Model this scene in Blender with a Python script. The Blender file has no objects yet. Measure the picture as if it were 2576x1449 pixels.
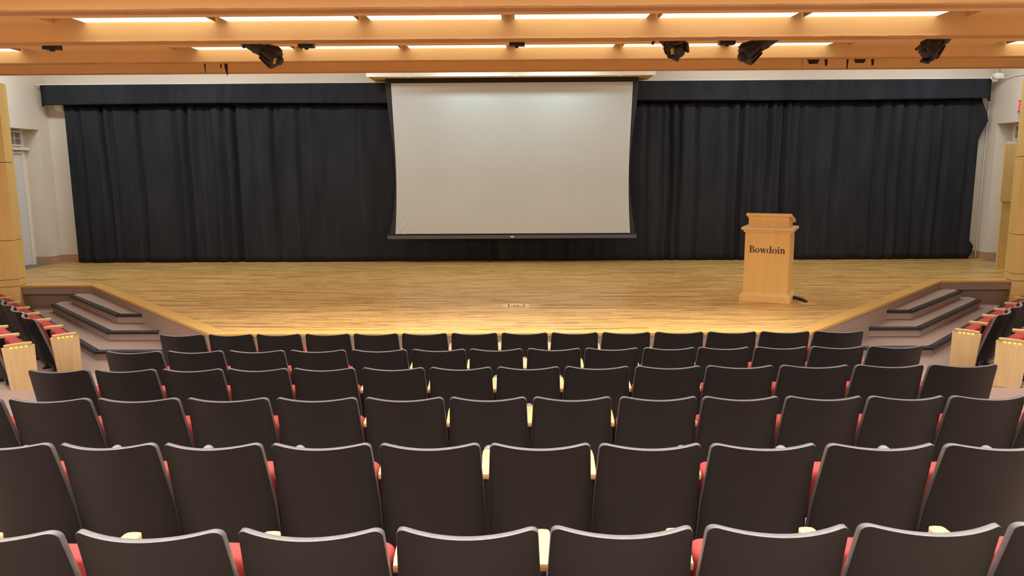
import bpy, bmesh, math, random
from mathutils import Vector, Matrix, noise
SC = bpy.context.scene
COL = SC.collection
R = math.radians

# ------------------------------------------------------------------ camera
CAM_POS = Vector((0.10, 0.0, 2.681))
def make_camera():
    pitch, yaw, roll = R(9.0), R(0.6), R(0.33)
    fw = Vector((-math.sin(yaw) * math.cos(pitch), math.cos(yaw) * math.cos(pitch), -math.sin(pitch)))
    rt = Vector((math.cos(yaw), math.sin(yaw), 0)); up = rt.cross(fw)
    rt2 = rt * math.cos(roll) - up * math.sin(roll)
    up2 = up * math.cos(roll) + rt * math.sin(roll)
    m = Matrix((rt2, up2, -fw)).transposed().to_4x4(); m.translation = CAM_POS
    cd = bpy.data.cameras.new('camera'); cd.sensor_width = 36; cd.lens = 36 * 1900 / 2576
    cd.clip_start = .05; cd.clip_end = 200
    co = bpy.data.objects.new('camera', cd); co.matrix_world = m; COL.objects.link(co)
    SC.camera = co
make_camera()

# ------------------------------------------------------------------ world, exposure, area lights
w = bpy.data.worlds.new('world'); SC.world = w; w.use_nodes = True
w.node_tree.nodes['Background'].inputs[0].default_value = (1, .85, .65, 1)
w.node_tree.nodes['Background'].inputs[1].default_value = 0.03
SC.view_settings.view_transform = 'Standard'; SC.view_settings.look = 'None'
SC.view_settings.exposure = -0.10; SC.view_settings.gamma = 1.0
SC.view_settings.use_curve_mapping = False
SC.cycles.max_bounces = 8; SC.cycles.diffuse_bounces = 5
SC.cycles.use_denoising = True
SC.cycles.sample_clamp_indirect = 8

STRIP_E = 2.0                      # radiance of the ceiling strip diffusers
STRIP_C = (1.0, .95, .90)
def area(name, loc, sx, sy, power, color, rot=(0, 0, 0), spread=None):
    l = bpy.data.lights.new(name, 'AREA'); l.shape = 'RECTANGLE'; l.size = sx; l.size_y = sy
    l.energy = power; l.color = color
    if spread: l.spread = spread
    o = bpy.data.objects.new(name, l); o.location = loc; o.rotation_euler = rot; COL.objects.link(o)
    return o
# strip lights of the bays above and behind the viewer
STRIP_W = 18
for i in range(6):                  # one lamp inside every visible strip fixture
    area('strip_lamp', (-3.265 + 1.308 * i, 7.01, 4.008), 1.306, .12, STRIP_W, STRIP_C, spread=R(72))
    area('strip_lamp', (-3.265 + 1.308 * i, 9.48, 4.137), 1.306, .12, STRIP_W, STRIP_C, spread=R(72))
for x in (-6.655, 6.645, -8.005, 7.995):
    area('strip_lamp', (x, 9.48, 4.137), 1.306, .12, STRIP_W, STRIP_C, spread=R(72))
for y, z in ((4.3, 3.90), (2.9, 3.85), (0.9, 3.80), (-1.4, 3.80)):
    area('strip_light', (0, y, z), 7.7, .22, 120, STRIP_C)
    area('strip_light', (0, y - .3, z), 7.7, .22, 95, STRIP_C, spread=R(105))
    for s in (-1, 1):
        area('strip_light', (s * 7.6, y, z), 3.2, .22, 115, STRIP_C)
for s in (-1, 1):
    area('strip_light', (s * 7.4, 7.0, 3.98), 3.2, .2, 110, STRIP_C)
# work lights hidden above the stage, between the last beam and the curtain
for x, p in ((-9.3, 55), (-6.6, 58), (-3.7, 38), (4.6, 58), (7.6, 32), (9.4, 50)):  # outermost two are added fill to brighten the side walls
    area('stage_light', (x, 15.0, 5.2), 1.2, .3, p, (.88, .97, 1.0), rot=(R(18), 0, 0))
for x in (-.95, 1.0):
    area('stage_light', (x, 15.75, 5.15), .35, .2, 25, (.72, .95, 1.0), rot=(R(10), 0, 0))
for x in (-5.5, 0, 5.5):
    area('stage_light', (x, 12.9, 5.2), 2.4, .3, 60, (1.0, .97, .92))

# ------------------------------------------------------------------ materials
def mat(name, col, rough=.6, spec=.5, emit=None, estr=0, metal=0):
    m = bpy.data.materials.new(name); m.use_nodes = True
    b = m.node_tree.nodes['Principled BSDF']
    b.inputs['Base Color'].default_value = (*col, 1); b.inputs['Roughness'].default_value = rough
    b.inputs['Specular IOR Level'].default_value = spec; b.inputs['Metallic'].default_value = metal
    if emit:
        b.inputs['Emission Color'].default_value = (*emit, 1); b.inputs['Emission Strength'].default_value = estr
    return m
def N(m, t, **kw):
    n = m.node_tree.nodes.new(t)
    for k, v in kw.items():
        if k.startswith('i_'): n.inputs[k[2:].replace('_', ' ')].default_value = v
        else: setattr(n, k, v)
    return n
def L(m, a, b): m.node_tree.links.new(a, b)
def noisy(name, c1, c2, scale=(1, 1, 1), nscale=5, detail=4, rough=.6, spec=.5, bump=0, bscale=60, coord='Object', lo=.35, hi=.65):
    m = mat(name, c1, rough, spec); b = m.node_tree.nodes['Principled BSDF']
    tc = N(m, 'ShaderNodeTexCoord'); mp = N(m, 'ShaderNodeMapping'); mp.inputs['Scale'].default_value = scale
    L(m, tc.outputs[coord], mp.inputs['Vector'])
    nz = N(m, 'ShaderNodeTexNoise'); nz.inputs['Scale'].default_value = nscale; nz.inputs['Detail'].default_value = detail
    L(m, mp.outputs[0], nz.inputs['Vector'])
    cr = N(m, 'ShaderNodeValToRGB'); cr.color_ramp.elements[0].position = lo; cr.color_ramp.elements[1].position = hi
    cr.color_ramp.elements[0].color = (*c1, 1); cr.color_ramp.elements[1].color = (*c2, 1)
    L(m, nz.outputs['Fac'], cr.inputs[0]); L(m, cr.outputs[0], b.inputs['Base Color'])
    if bump:
        n2 = N(m, 'ShaderNodeTexNoise'); n2.inputs['Scale'].default_value = bscale; n2.inputs['Detail'].default_value = 3
        L(m, tc.outputs[coord], n2.inputs['Vector'])
        bp = N(m, 'ShaderNodeBump'); bp.inputs['Strength'].default_value = bump; bp.inputs['Distance'].default_value = .01
        L(m, n2.outputs['Fac'], bp.inputs['Height']); L(m, bp.outputs[0], b.inputs['Normal'])
    return m

def plaster_mat():
    m = noisy('ochre_plaster', (.76, .51, .215), (.83, .565, .25), nscale=1.2, rough=.9, spec=.1, bump=.15, bscale=25)
    b = m.node_tree.nodes['Principled BSDF']
    src = b.inputs['Base Color'].links[0].from_socket
    tc = N(m, 'ShaderNodeTexCoord'); v = N(m, 'ShaderNodeTexVoronoi'); v.inputs['Scale'].default_value = 15
    L(m, tc.outputs['Object'], v.inputs['Vector'])
    lt = N(m, 'ShaderNodeMath', operation='LESS_THAN'); lt.inputs[1].default_value = .05
    pn = N(m, 'ShaderNodeTexNoise'); pn.inputs['Scale'].default_value = 1.1; L(m, tc.outputs['Object'], pn.inputs['Vector'])
    pm = N(m, 'ShaderNodeMapRange'); pm.inputs['From Min'].default_value = .4; pm.inputs['From Max'].default_value = .6; pm.inputs['To Min'].default_value = .12; pm.inputs['To Max'].default_value = 0
    L(m, pn.outputs['Fac'], pm.inputs['Value'])
    pa = N(m, 'ShaderNodeMath', operation='ADD'); L(m, v.outputs['Distance'], pa.inputs[0]); L(m, pm.outputs[0], pa.inputs[1])
    L(m, pa.outputs[0], lt.inputs[0])
    mx = N(m, 'ShaderNodeMix', data_type='RGBA'); mx.inputs['B'].default_value = (.30, .16, .07, 1)
    L(m, lt.outputs[0], mx.inputs['Factor']); L(m, src, mx.inputs['A']); L(m, mx.outputs['Result'], b.inputs['Base Color'])
    return m
def plank_mat():
    m = mat('oak_strip_floor', (.6, .38, .16), .34, .4); b = m.node_tree.nodes['Principled BSDF']
    tc = N(m, 'ShaderNodeTexCoord')
    br = N(m, 'ShaderNodeTexBrick'); br.inputs['Scale'].default_value = 1
    br.offset = .37; br.offset_frequency = 2; br.squash = 1
    br.inputs['Brick Width'].default_value = .85; br.inputs['Row Height'].default_value = .057
    br.inputs['Mortar Size'].default_value = .0012; br.inputs['Mortar Smooth'].default_value = .3
    br.inputs['Color1'].default_value = (0, 0, 0, 1); br.inputs['Color2'].default_value = (1, 1, 1, 1); br.inputs['Mortar'].default_value = (.5, .5, .5, 1)
    # wobble the board ends from row to row
    mp0 = N(m, 'ShaderNodeSeparateXYZ'); L(m, tc.outputs['Object'], mp0.inputs[0])
    fl = N(m, 'ShaderNodeMath', operation='DIVIDE'); fl.inputs[1].default_value = .057; L(m, mp0.outputs['Y'], fl.inputs[0])
    f2 = N(m, 'ShaderNodeMath', operation='FLOOR'); L(m, fl.outputs[0], f2.inputs[0])
    wn = N(m, 'ShaderNodeTexWhiteNoise', noise_dimensions='1D'); L(m, f2.outputs[0], wn.inputs['W'])
    ad = N(m, 'ShaderNodeMath', operation='MULTIPLY_ADD'); ad.inputs[1].default_value = 3.1; L(m, wn.outputs['Value'], ad.inputs[0]); L(m, mp0.outputs['X'], ad.inputs[2])
    cb = N(m, 'ShaderNodeCombineXYZ'); L(m, ad.outputs[0], cb.inputs['X']); L(m, mp0.outputs['Y'], cb.inputs['Y'])
    L(m, cb.outputs[0], br.inputs['Vector'])
    cr = N(m, 'ShaderNodeValToRGB'); e = cr.color_ramp.elements
    e[0].position = 0; e[0].color = (.38, .21, .06, 1); e[1].position = 1; e[1].color = (.74, .48, .175, 1)
    for p, c in ((.12, (.53, .31, .093, 1)), (.4, (.60, .36, .12, 1)), (.7, (.65, .41, .145, 1))):
        x = e.new(p); x.color = c
    L(m, br.outputs['Color'], cr.inputs[0])
    # dark heartwood streaks
    mp = N(m, 'ShaderNodeMapping'); mp.inputs['Scale'].default_value = (.9, 17.5, 1)
    rw = N(m, 'ShaderNodeMath', operation='MULTIPLY_ADD'); rw.inputs[1].default_value = .37; rw.inputs[2].default_value = 0
    L(m, f2.outputs[0], rw.inputs[0])
    ym = N(m, 'ShaderNodeMath', operation='MULTIPLY_ADD'); ym.inputs[1].default_value = .35; L(m, mp0.outputs['Y'], ym.inputs[0]); L(m, rw.outputs[0], ym.inputs[2])
    cb2 = N(m, 'ShaderNodeCombineXYZ'); L(m, ad.outputs[0], cb2.inputs['X']); L(m, ym.outputs[0], cb2.inputs['Y'])
    mp.inputs['Scale'].default_value = (.75, 9.0, 1)
    L(m, cb2.outputs[0], mp.inputs['Vector'])
    nz = N(m, 'ShaderNodeTexNoise'); nz.inputs['Scale'].default_value = 2.2; nz.inputs['Detail'].default_value = 5; nz.inputs['Roughness'].default_value = .65
    L(m, mp.outputs[0], nz.inputs['Vector'])
    r2 = N(m, 'ShaderNodeValToRGB'); r2.color_ramp.elements[0].position = .50; r2.color_ramp.elements[1].position = .66
    r2.color_ramp.elements[0].color = (0, 0, 0, 1); r2.color_ramp.elements[1].color = (.85, .85, .85, 1)
    L(m, nz.outputs['Fac'], r2.inputs[0])
    mx = N(m, 'ShaderNodeMix', data_type='RGBA'); mx.inputs['B'].default_value = (.26, .13, .035, 1)
    L(m, r2.outputs[0], mx.inputs['Factor']); L(m, cr.outputs[0], mx.inputs['A']); L(m, mx.outputs['Result'], b.inputs['Base Color'])
    nr = N(m, 'ShaderNodeMapRange'); nr.inputs['To Min'].default_value = .28; nr.inputs['To Max'].default_value = .45
    L(m, nz.outputs['Fac'], nr.inputs['Value']); L(m, nr.outputs[0], b.inputs['Roughness'])
    return m

M = {}
M['plaster'] = plaster_mat()
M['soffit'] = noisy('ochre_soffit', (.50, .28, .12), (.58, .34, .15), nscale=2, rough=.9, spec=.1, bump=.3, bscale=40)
M['planks'] = plank_mat()
M['trimwood'] = noisy('oak_edging', (.66, .39, .10), (.74, .46, .135), scale=(1.5, 14, 14), nscale=2, rough=.32, spec=.4)
M['maple'] = noisy('maple_veneer', (.78, .53, .185), (.83, .575, .215), scale=(5, 5, .5), nscale=2.2, detail=5, rough=.45, spec=.35)
M['maple_pale'] = noisy('pale_maple', (.72, .53, .27), (.80, .60, .33), scale=(14, 14, .9), nscale=2.2, detail=5, rough=.45, spec=.35)
M['armwood'] = noisy('arm_maple', (.60, .40, .185), (.66, .45, .22), scale=(16, 2, 16), nscale=3, rough=.4, spec=.4)
M['white'] = noisy('white_wall_paint', (.74, .66, .56), (.77, .69, .59), nscale=.8, rough=.85, spec=.2, bump=.05, bscale=80)
M['white_trim'] = mat('white_trim_paint', (.80, .77, .70), .5)
M['door'] = mat('door_paint', (.72, .72, .70), .45)
M['tan'] = mat('tan_rubber_base', (.48, .29, .17), .6)
M['carpet'] = noisy('taupe_carpet', (.34, .25, .21), (.43, .325, .28), nscale=90, detail=3, rough=1, spec=.05, bump=.6, bscale=260, lo=.3, hi=.7)
M['carpet_light'] = noisy('taupe_carpet_wall', (.34, .25, .20), (.44, .335, .27), nscale=70, detail=3, rough=1, spec=.05, bump=.6, bscale=200, lo=.3, hi=.7)
M['rubber'] = mat('black_rubber', (.018, .019, .022), .45)
M['shell'] = noisy('charcoal_plastic', (.0085, .0072, .0068), (.0115, .010, .0095), nscale=3, rough=.5, spec=.35, bump=.25, bscale=420)
M['rim'] = noisy('grey_plastic_edge', (.10, .098, .10), (.12, .118, .12), nscale=30, rough=.42, spec=.8, bump=.25, bscale=420)
M['red'] = noisy('red_upholstery', (.33, .052, .046), (.38, .062, .055), nscale=160, rough=.95, spec=.1, bump=.4, bscale=500)
M['black_metal'] = mat('black_metal', (.012, .012, .013), .4)
M['grey_cap'] = mat('grey_plastic', (.19, .195, .19), .5)
M['drape'] = noisy('black_drape', (.022, .024, .029), (.031, .033, .039), scale=(1, 1, .2), nscale=4, rough=.95, spec=.08, bump=.3, bscale=350)
M['screen'] = noisy('projection_fabric', (.53, .545, .525), (.56, .575, .555), nscale=.7, rough=.85, spec=.1, bump=.03, bscale=300)
M['screen_black'] = mat('screen_border', (.022, .020, .022), .75)
M['bar'] = mat('grey_metal_bar', (.085, .085, .09), .5)
M['label'] = mat('white_label', (.55, .55, .65), .5)
M['ink'] = mat('black_lettering', (.008, .006, .006), .5)
M['emit'] = mat('strip_diffuser', (.9, .9, .9), .5, emit=STRIP_C, estr=STRIP_E)
M['louver'] = mat('fixture_housing', (.42, .26, .12), .6)
M['yellow_led'] = mat('aisle_led', (.6, .7, .1), .5, emit=(.62, .85, .04), estr=5)
M['red_led'] = mat('exit_letter', (.9, .02, .03), .5, emit=(1, .02, .04), estr=4)
M['exit_box'] = mat('exit_housing', (.16, .14, .13), .5)
M['fixture'] = noisy('stage_lamp_black', (.022, .019, .018), (.035, .030, .028), nscale=12, rough=.5)
M['yellow'] = mat('yellow_sticker', (.85, .66, .05), .5)
M['glass'] = mat('transom_glass', (.25, .22, .20), .15)
M['grey_floor'] = mat('grey_threshold', (.20, .19, .17), .7)
M['dark_gap'] = mat('dark_joint', (.03, .018, .01), .9)

# ------------------------------------------------------------------ mesh helpers
class MB:
    def __init__(s): s.bm = bmesh.new()
    def box(s, x0, x1, y0, y1, z0, z1, mtx=None, bev=0):
        c = [(x, y, z) for x in (x0, x1) for y in (y0, y1) for z in (z0, z1)]
        v = [s.bm.verts.new(mtx @ Vector(p) if mtx else p) for p in c]
        f = [s.bm.faces.new([v[i] for i in q]) for q in ((0, 1, 3, 2), (4, 6, 7, 5), (0, 4, 5, 1), (2, 3, 7, 6), (0, 2, 6, 4), (1, 5, 7, 3))]
        if bev: s._bev(f, bev)
        return s
    def _bev(s, faces, w, seg=2):
        e = list({e for f in faces for e in f.edges})
        bmesh.ops.bevel(s.bm, geom=e, offset=w, segments=seg, affect='EDGES', profile=.5, clamp_overlap=True)
    def prism(s, poly, h0, h1, axis='z', mtx=None, bev=0):
        def P(a, b, h):
            p = {'z': (a, b, h), 'y': (a, h, b), 'x': (h, a, b)}[axis]
            return mtx @ Vector(p) if mtx else p
        n = len(poly)
        lo = [s.bm.verts.new(P(a, b, h0)) for a, b in poly]; hi = [s.bm.verts.new(P(a, b, h1)) for a, b in poly]
        f = [s.bm.faces.new(lo[::-1]), s.bm.faces.new(hi)]
        for i in range(n): f.append(s.bm.faces.new((lo[i], lo[(i + 1) % n], hi[(i + 1) % n], hi[i])))
        if bev: s._bev(f, bev)
        return s
    def lathe(s, prof, n=24, mtx=None, cap=True):
        rings = []
        for r, z in prof:
            rings.append([s.bm.verts.new((mtx or Matrix()) @ Vector((r * math.cos(2 * math.pi * k / n), r * math.sin(2 * math.pi * k / n), z))) for k in range(n)])
        for a, b in zip(rings, rings[1:]):
            for k in range(n): s.bm.faces.new((a[k], a[(k + 1) % n], b[(k + 1) % n], b[k]))
        if cap: s.bm.faces.new(rings[0][::-1]); s.bm.faces.new(rings[-1])
        return s
    def tube(s, pts, r, n=10, cap=True):
        pts = [Vector(p) for p in pts]; rings = []
        for i, p in enumerate(pts):
            t = (pts[min(i + 1, len(pts) - 1)] - pts[max(i - 1, 0)]).normalized()
            a = t.cross(Vector((0, 0, 1)) if abs(t.z) < .9 else Vector((1, 0, 0))).normalized(); b = t.cross(a)
            rr = r[i] if isinstance(r, (list, tuple)) else r
            rings.append([s.bm.verts.new(p + a * rr * math.cos(2 * math.pi * k / n) + b * rr * math.sin(2 * math.pi * k / n)) for k in range(n)])
        for a, b in zip(rings, rings[1:]):
            for k in range(n): s.bm.faces.new((a[k], a[(k + 1) % n], b[(k + 1) % n], b[k]))
        if cap: s.bm.faces.new(rings[0][::-1]); s.bm.faces.new(rings[-1])
        return s
    def build(s, name, m, parent=None, smooth=False, angle=35, loc=None):
        bmesh.ops.recalc_face_normals(s.bm, faces=s.bm.faces)
        me = bpy.data.meshes.new(name); s.bm.to_mesh(me); s.bm.free()
        me.materials.append(m)
        if smooth:
            for p in me.polygons: p.use_smooth = True
            try: me.set_sharp_from_angle(angle=R(angle))
            except Exception: pass
        o = bpy.data.objects.new(name, me); COL.objects.link(o)
        if parent: o.parent = parent
        if loc: o.location = loc
        return o
def tag(o, label=None, cat=None, group=None, kind=None):
    if label: o['label'] = label
    if cat: o['category'] = cat
    if group: o['group'] = group
    if kind: o['kind'] = kind
    return o
def empty(name, loc=(0, 0, 0), rz=0, **kw):
    o = bpy.data.objects.new(name, None); o.empty_display_size = .1
    o.location = loc; o.rotation_euler = (0, 0, rz); COL.objects.link(o)
    return tag(o, **kw)
def copy_tree(o, parent=None):
    c = o.copy(); COL.objects.link(c)
    if parent: c.parent = parent
    for ch in list(KIDS.get(o.name, [])): copy_tree_child(ch, c)
    return c
def copy_tree_child(ch, par):
    d = ch.copy(); COL.objects.link(d); d.parent = par
    for g in KIDS.get(ch.name, []): copy_tree_child(g, d)
KIDS = {}
def kids(parent, *objs):
    KIDS.setdefault(parent.name, []).extend(objs)
def struct(o): o['kind'] = 'structure'; return o

# ------------------------------------------------------------------ dimensions
ZS = .58            # stage height
RISE = .104         # height of one seating terrace
EDGE1, DEEP = 9.42, 1.14
WX = 10.6           # side walls
YB = 17.45          # back wall

# ------------------------------------------------------------------ floor with terraces
f = MB()
f.box(-WX, WX, -7, 14.3, -.1, 0)
for k in range(1, 14):
    y = EDGE1 - DEEP * (k - 1)
    if k == 1: y0 = -7
    f.box(-WX, WX, -7, y, (k - 1) * RISE, k * RISE - .012)
    f.box(-WX, WX, -7, y - .004, k * RISE - .012, k * RISE)
struct(f.build('floor', M['carpet']))
tr = MB()
for k in range(1, 9):
    y = EDGE1 - DEEP * (k - 1)
    tr.box(-WX, WX, y - .003, y + .003, k * RISE - .02, k * RISE - .003)
struct(tr.build('trim_1', M['rubber']))
f = MB()
for sx in (-1, 1):          # raised platform under the second row of each side block
    poly = [(sx * 6.62, EDGE1 - .3), (sx * 9.95, 12.9), (sx * 10.55, 12.9), (sx * 10.55, EDGE1 - .3)]
    f.prism(poly, 0.0, RISE - .001)
struct(f.build('floor_side', M['carpet']))

# ------------------------------------------------------------------ stage
stage = empty('stage', (0, 0, 0), label='low wooden stage platform with angled front corners and oak strip deck', cat='stage')
front = [(-9.2, 13.80), (-7.87, 13.80), (-3.9, 9.52), (3.84, 9.52), (7.90, 13.90), (9.2, 13.90)]
T = .2
def inset(pts, d):
    out = []
    for i, p in enumerate(pts):
        a = Vector(pts[i]) - Vector(pts[i - 1]) if i else Vector(pts[1]) - Vector(pts[0])
        b = Vector(pts[i + 1]) - Vector(pts[i]) if i < len(pts) - 1 else a
        na = Vector((-a.y, a.x)).normalized(); nb = Vector((-b.y, b.x)).normalized()
        nn = (na + nb).normalized(); k = d / max(.3, nn.dot(na))
        out.append((p[0] + nn.x * k, p[1] + nn.y * k))
    return out
inner = inset(front, T)
deck = MB()
deck.prism(inner + [(WX - .002, 13.95), (WX - .002, YB - .002), (-WX + .002, YB - .002), (-WX + .002, 13.9)], .05, ZS)
deck.build('deck', M['planks'], stage)
for i in range(5):
    e = MB()
    a, b, c, d = front[i], front[i + 1], inner[i + 1], inner[i]
    e.prism([a, b, c, d], ZS - .035, ZS + .001)
    o = e.build('edge_board', M['trimwood'], stage)
fas_line = inset(front, .025)
fas_in = inset(front, .06)
fa = MB()
for i in range(5):
    a, b, c, d = fas_line[i], fas_line[i + 1], fas_in[i + 1], fas_in[i]
    lo = .0 if 0 < i < 4 else ZS - .17
    fa.prism([a, b, c, d], lo, ZS - .036)
fa.build('fascia', M['carpet_light'], stage)
for s in (-1, 1):
    y = 13.98 if s < 0 else 14.08
    fb = MB(); fb.box(*sorted((s * 9.35, s * 7.9)), y, y + .04, 0, ZS - .16); fb.build('skirt', M['carpet_light'], stage)

def steps(sx):
    dy = 0 if sx < 0 else .08
    st = empty('stage_steps', (sx * 6.5, 11.5, 0),
               label='three carpeted steps with black nosings at the %s corner of the stage' % ('left' if sx < 0 else 'right'), cat='steps', group='corner steps up to the stage')
    O = Vector((sx * 6.5, 11.5, 0))
    defs = [(.145, [(4.75, 10.45), (5.96, 10.45), (8.95, 13.60)]),
            (.29, [(5.36, 11.09), (6.11, 11.09), (8.42, 13.46)]),
            (.435, [(5.90, 11.69), (6.28, 11.69), (8.12, 13.56)])]
    for z, pl in defs:
        w_ = [(sx * x - O.x, y + dy - O.y) for x, y in pl]
        back = [(sx * 8.95 - O.x if z < .2 else sx * pl[2][0] - O.x, 13.9 + dy - O.y), (sx * 7.9 - O.x, 13.9 + dy - O.y)]
        # the tread follows the diagonal of the stage front at its inner side
        xi = 3.9 + (pl[0][1] - 9.52) * (3.97 / 4.28)
        back.append((sx * (xi - .05) - O.x, pl[0][1] + dy - O.y))
        t = MB(); t.prism(w_ + back, z - .145 + .0005, z - .008)
        tread = t.build('tread', M['carpet'], st)
        n = MB()
        # black nosing following the front edge
        for a, b in zip(w_, w_[1:]):
            A, B = Vector((*a, 0)), Vector((*b, 0)); d = (B - A).normalized(); nrm = Vector((d.y, -d.x, 0))
            if nrm.y > 0: nrm = -nrm
            ex = .010
            prof = [(-.055, z + .001), (.012, z + .001), (.020, z - .008), (.020, z - .040), (.0, z - .044), (-.0, z - .012), (-.055, z - .012)]
            P0 = [n.bm.verts.new(A - d * ex + nrm * u + Vector((0, 0, v))) for u, v in prof]
            P1 = [n.bm.verts.new(B + d * ex + nrm * u + Vector((0, 0, v))) for u, v in prof]
            n.bm.faces.new(P0); n.bm.faces.new(P1[::-1])
            for i in range(len(prof)): n.bm.faces.new((P0[i], P0[(i + 1) % 7], P1[(i + 1) % 7], P1[i]))
        n.build('nosing', M['rubber'], tread)
steps(-1); steps(1)

# ------------------------------------------------------------------ walls
def wall_back():
    b = MB(); b.box(-WX - .4, WX + .4, YB, YB + .15, 0, 5.4); return struct(b.build('wall_back', M['white']))
wall_back()
DY0, DY1, DZ = 15.95, 17.06, 3.59
for sx, nm in ((-1, 'left'), (1, 'right')):
    b = MB()
    def bx(x0, x1, *a): b.box(*sorted((sx * x0, sx * x1)), *a)
    bx(WX, WX + .15, -7, DY0, 0, 5.4)
    bx(WX, WX + .15, DY1, YB, 0, 5.4)
    bx(WX, WX + .15, DY0, DY1, DZ, 5.4)
    bx(WX + .15, WX + .36, DY1, DY1 + .15, ZS, DZ + .15)      # far jamb of the door recess
    bx(WX + .15, WX + .36, DY0 - .15, DY0, ZS, DZ + .15)
    bx(WX + .15, WX + .36, DY0 - .15, DY1 + .15, DZ, DZ + .15)
    bx(WX, WX + .36, DY0, DY1, 0, ZS - .001)
    bx(WX + .36, WX + .50, DY0 - .15, DY1 + .15, ZS, DZ + .15)
    struct(b.build('wall_' + nm, M['white']))
    # door in the recess
    d = empty('door_1' if sx < 0 else 'door_2', (sx * (WX + .34), 16.45, ZS)); d['kind'] = 'structure'
    X1 = .01
    q = MB(); q.box(-.02, .02, -.44, .40, .02, 2.46, bev=.003); q.build('door_leaf', M['door'], d)
    q = MB(); q.box(-.045, .03, .42, .51, 0, 2.52); q.box(-.045, .03, -.50, -.445, 0, 2.52); q.box(-.044, .029, -.443, .418, 2.48, 2.519); q.build('door_frame', M['white_trim'], d)
    q = MB(); q.box(-.11, .03, -.52, .58, 2.56, 2.62, bev=.004) if sx > 0 else q.box(-.03, .11, -.52, .58, 2.56, 2.62, bev=.004); q.build('ledge', M['white_trim'], d)
    q = MB()
    s_ = -sx
    for (y0, y1, z0, z1) in ((-.5, -.46, 2.64, 2.98), (.42, .46, 2.64, 2.98), (-.459, .419, 2.641, 2.68), (-.459, .419, 2.94, 2.979), (-.03, -.015, 2.68, 2.94), (.2, .212, 2.68, 2.94), (-.46, .42, 2.805, 2.815)):
        q.box(*sorted((0, s_ * .05)), y0, y1, z0, z1)
    q.build('transom_frame', M['white_trim'], d)
    q = MB(); q.box(*sorted((0, s_ * .02)), -.46, .42, 2.68, 2.94); q.build('transom_glass', M['glass'], d)
    if sx > 0:
        for zz in (1.33, 1.62):
            q = MB(); q.box(-.06, -.04, .40, .43, zz - .03, zz + .03); q.build('hinge', M['black_metal'], d)
    th = MB(); th.box(*sorted((sx * WX, sx * (WX + .34))), DY0, DY1, ZS, ZS + .006)
    struct(th.build('trim_2' if sx < 0 else 'trim_3', M['grey_floor']))
    bb = MB()
    def bq(x0, x1, *a): bb.box(*sorted((sx * x0, sx * x1)), *a)
    bq(WX - .012, WX + .34, DY1 - .012, DY1 + .001, ZS, ZS + .17)
    bq(WX - .012, WX + .001, DY1, YB, ZS, ZS + .17)
    bq(9.6, WX, YB - .012, YB + .001, ZS, ZS + .17)
    struct(bb.build('baseboard_' + nm, M['tan']))
b = MB(); b.box(-WX - .1, WX + .1, -7.15, -7, 0, 5.4); struct(b.build('wall_front', M['white']))

# ------------------------------------------------------------------ wood clad columns
def column(sx):
    dy = 0 if sx < 0 else .2
    dx = 0 if sx < 0 else .035
    col = empty('wood_column', (sx * 9.2, 13.9 + dy, 0), label='maple panelled column with dark joints at the %s side of the stage' % ('left' if sx < 0 else 'right'), cat='column', group='maple clad columns beside the stage')
    O = Vector((sx * 9.2 - dx, 13.9 + dy, 0))
    core = [(9.29, 14.09), (9.185, 13.72), (10.3, 13.10), (10.58, 13.10), (10.58, 14.09)]
    core = [(sx * x - O.x, y + dy - O.y) for x, y in core]
    k = MB(); k.prism(core, 0, 4.24); k.build('core', M['dark_gap'], col)
    for (z0, z1) in ((0, .575), (.585, .705), (.715, 1.425), (1.435, 2.835), (2.845, 4.25)):
        low = z1 < .58
        # side panel (faces the stage) and front panel (faces the seats)
        a0, a1 = (9.27, 14.11), (9.16, 13.71)
        i0, i1 = (9.35, 14.11), (9.24, 13.75)
        p = MB(); p.prism([(sx * x - O.x, y + dy - O.y) for x, y in (a0, a1, i1, i0)], z0, z1)
        p.build('side_panel', M['maple'], col)
        p = MB(); p.prism([(sx * x - O.x, y + dy - O.y) for x, y in ((9.155, 13.70), (10.56, 12.9), (10.56, 12.98), (9.20, 13.755))], z0 if z0 != .585 else .585, z1)
        p.build('front_panel', M['maple'], col)
column(-1); column(1)
wb = empty('wood_wing_panel', (10.2, 15.5, ZS), label='two stacked maple boards standing out from the right wall before the white door', cat='panel')
q = MB(); q.box(-.32, .39, -.02, .01, .0, 1.41, bev=.003); q.build('lower_board', M['maple'], wb)
q = MB(); q.box(-.38, .39, -.045, -.02, 1.38, 2.54, bev=.003); q.build('upper_board', M['maple'], wb)

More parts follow.
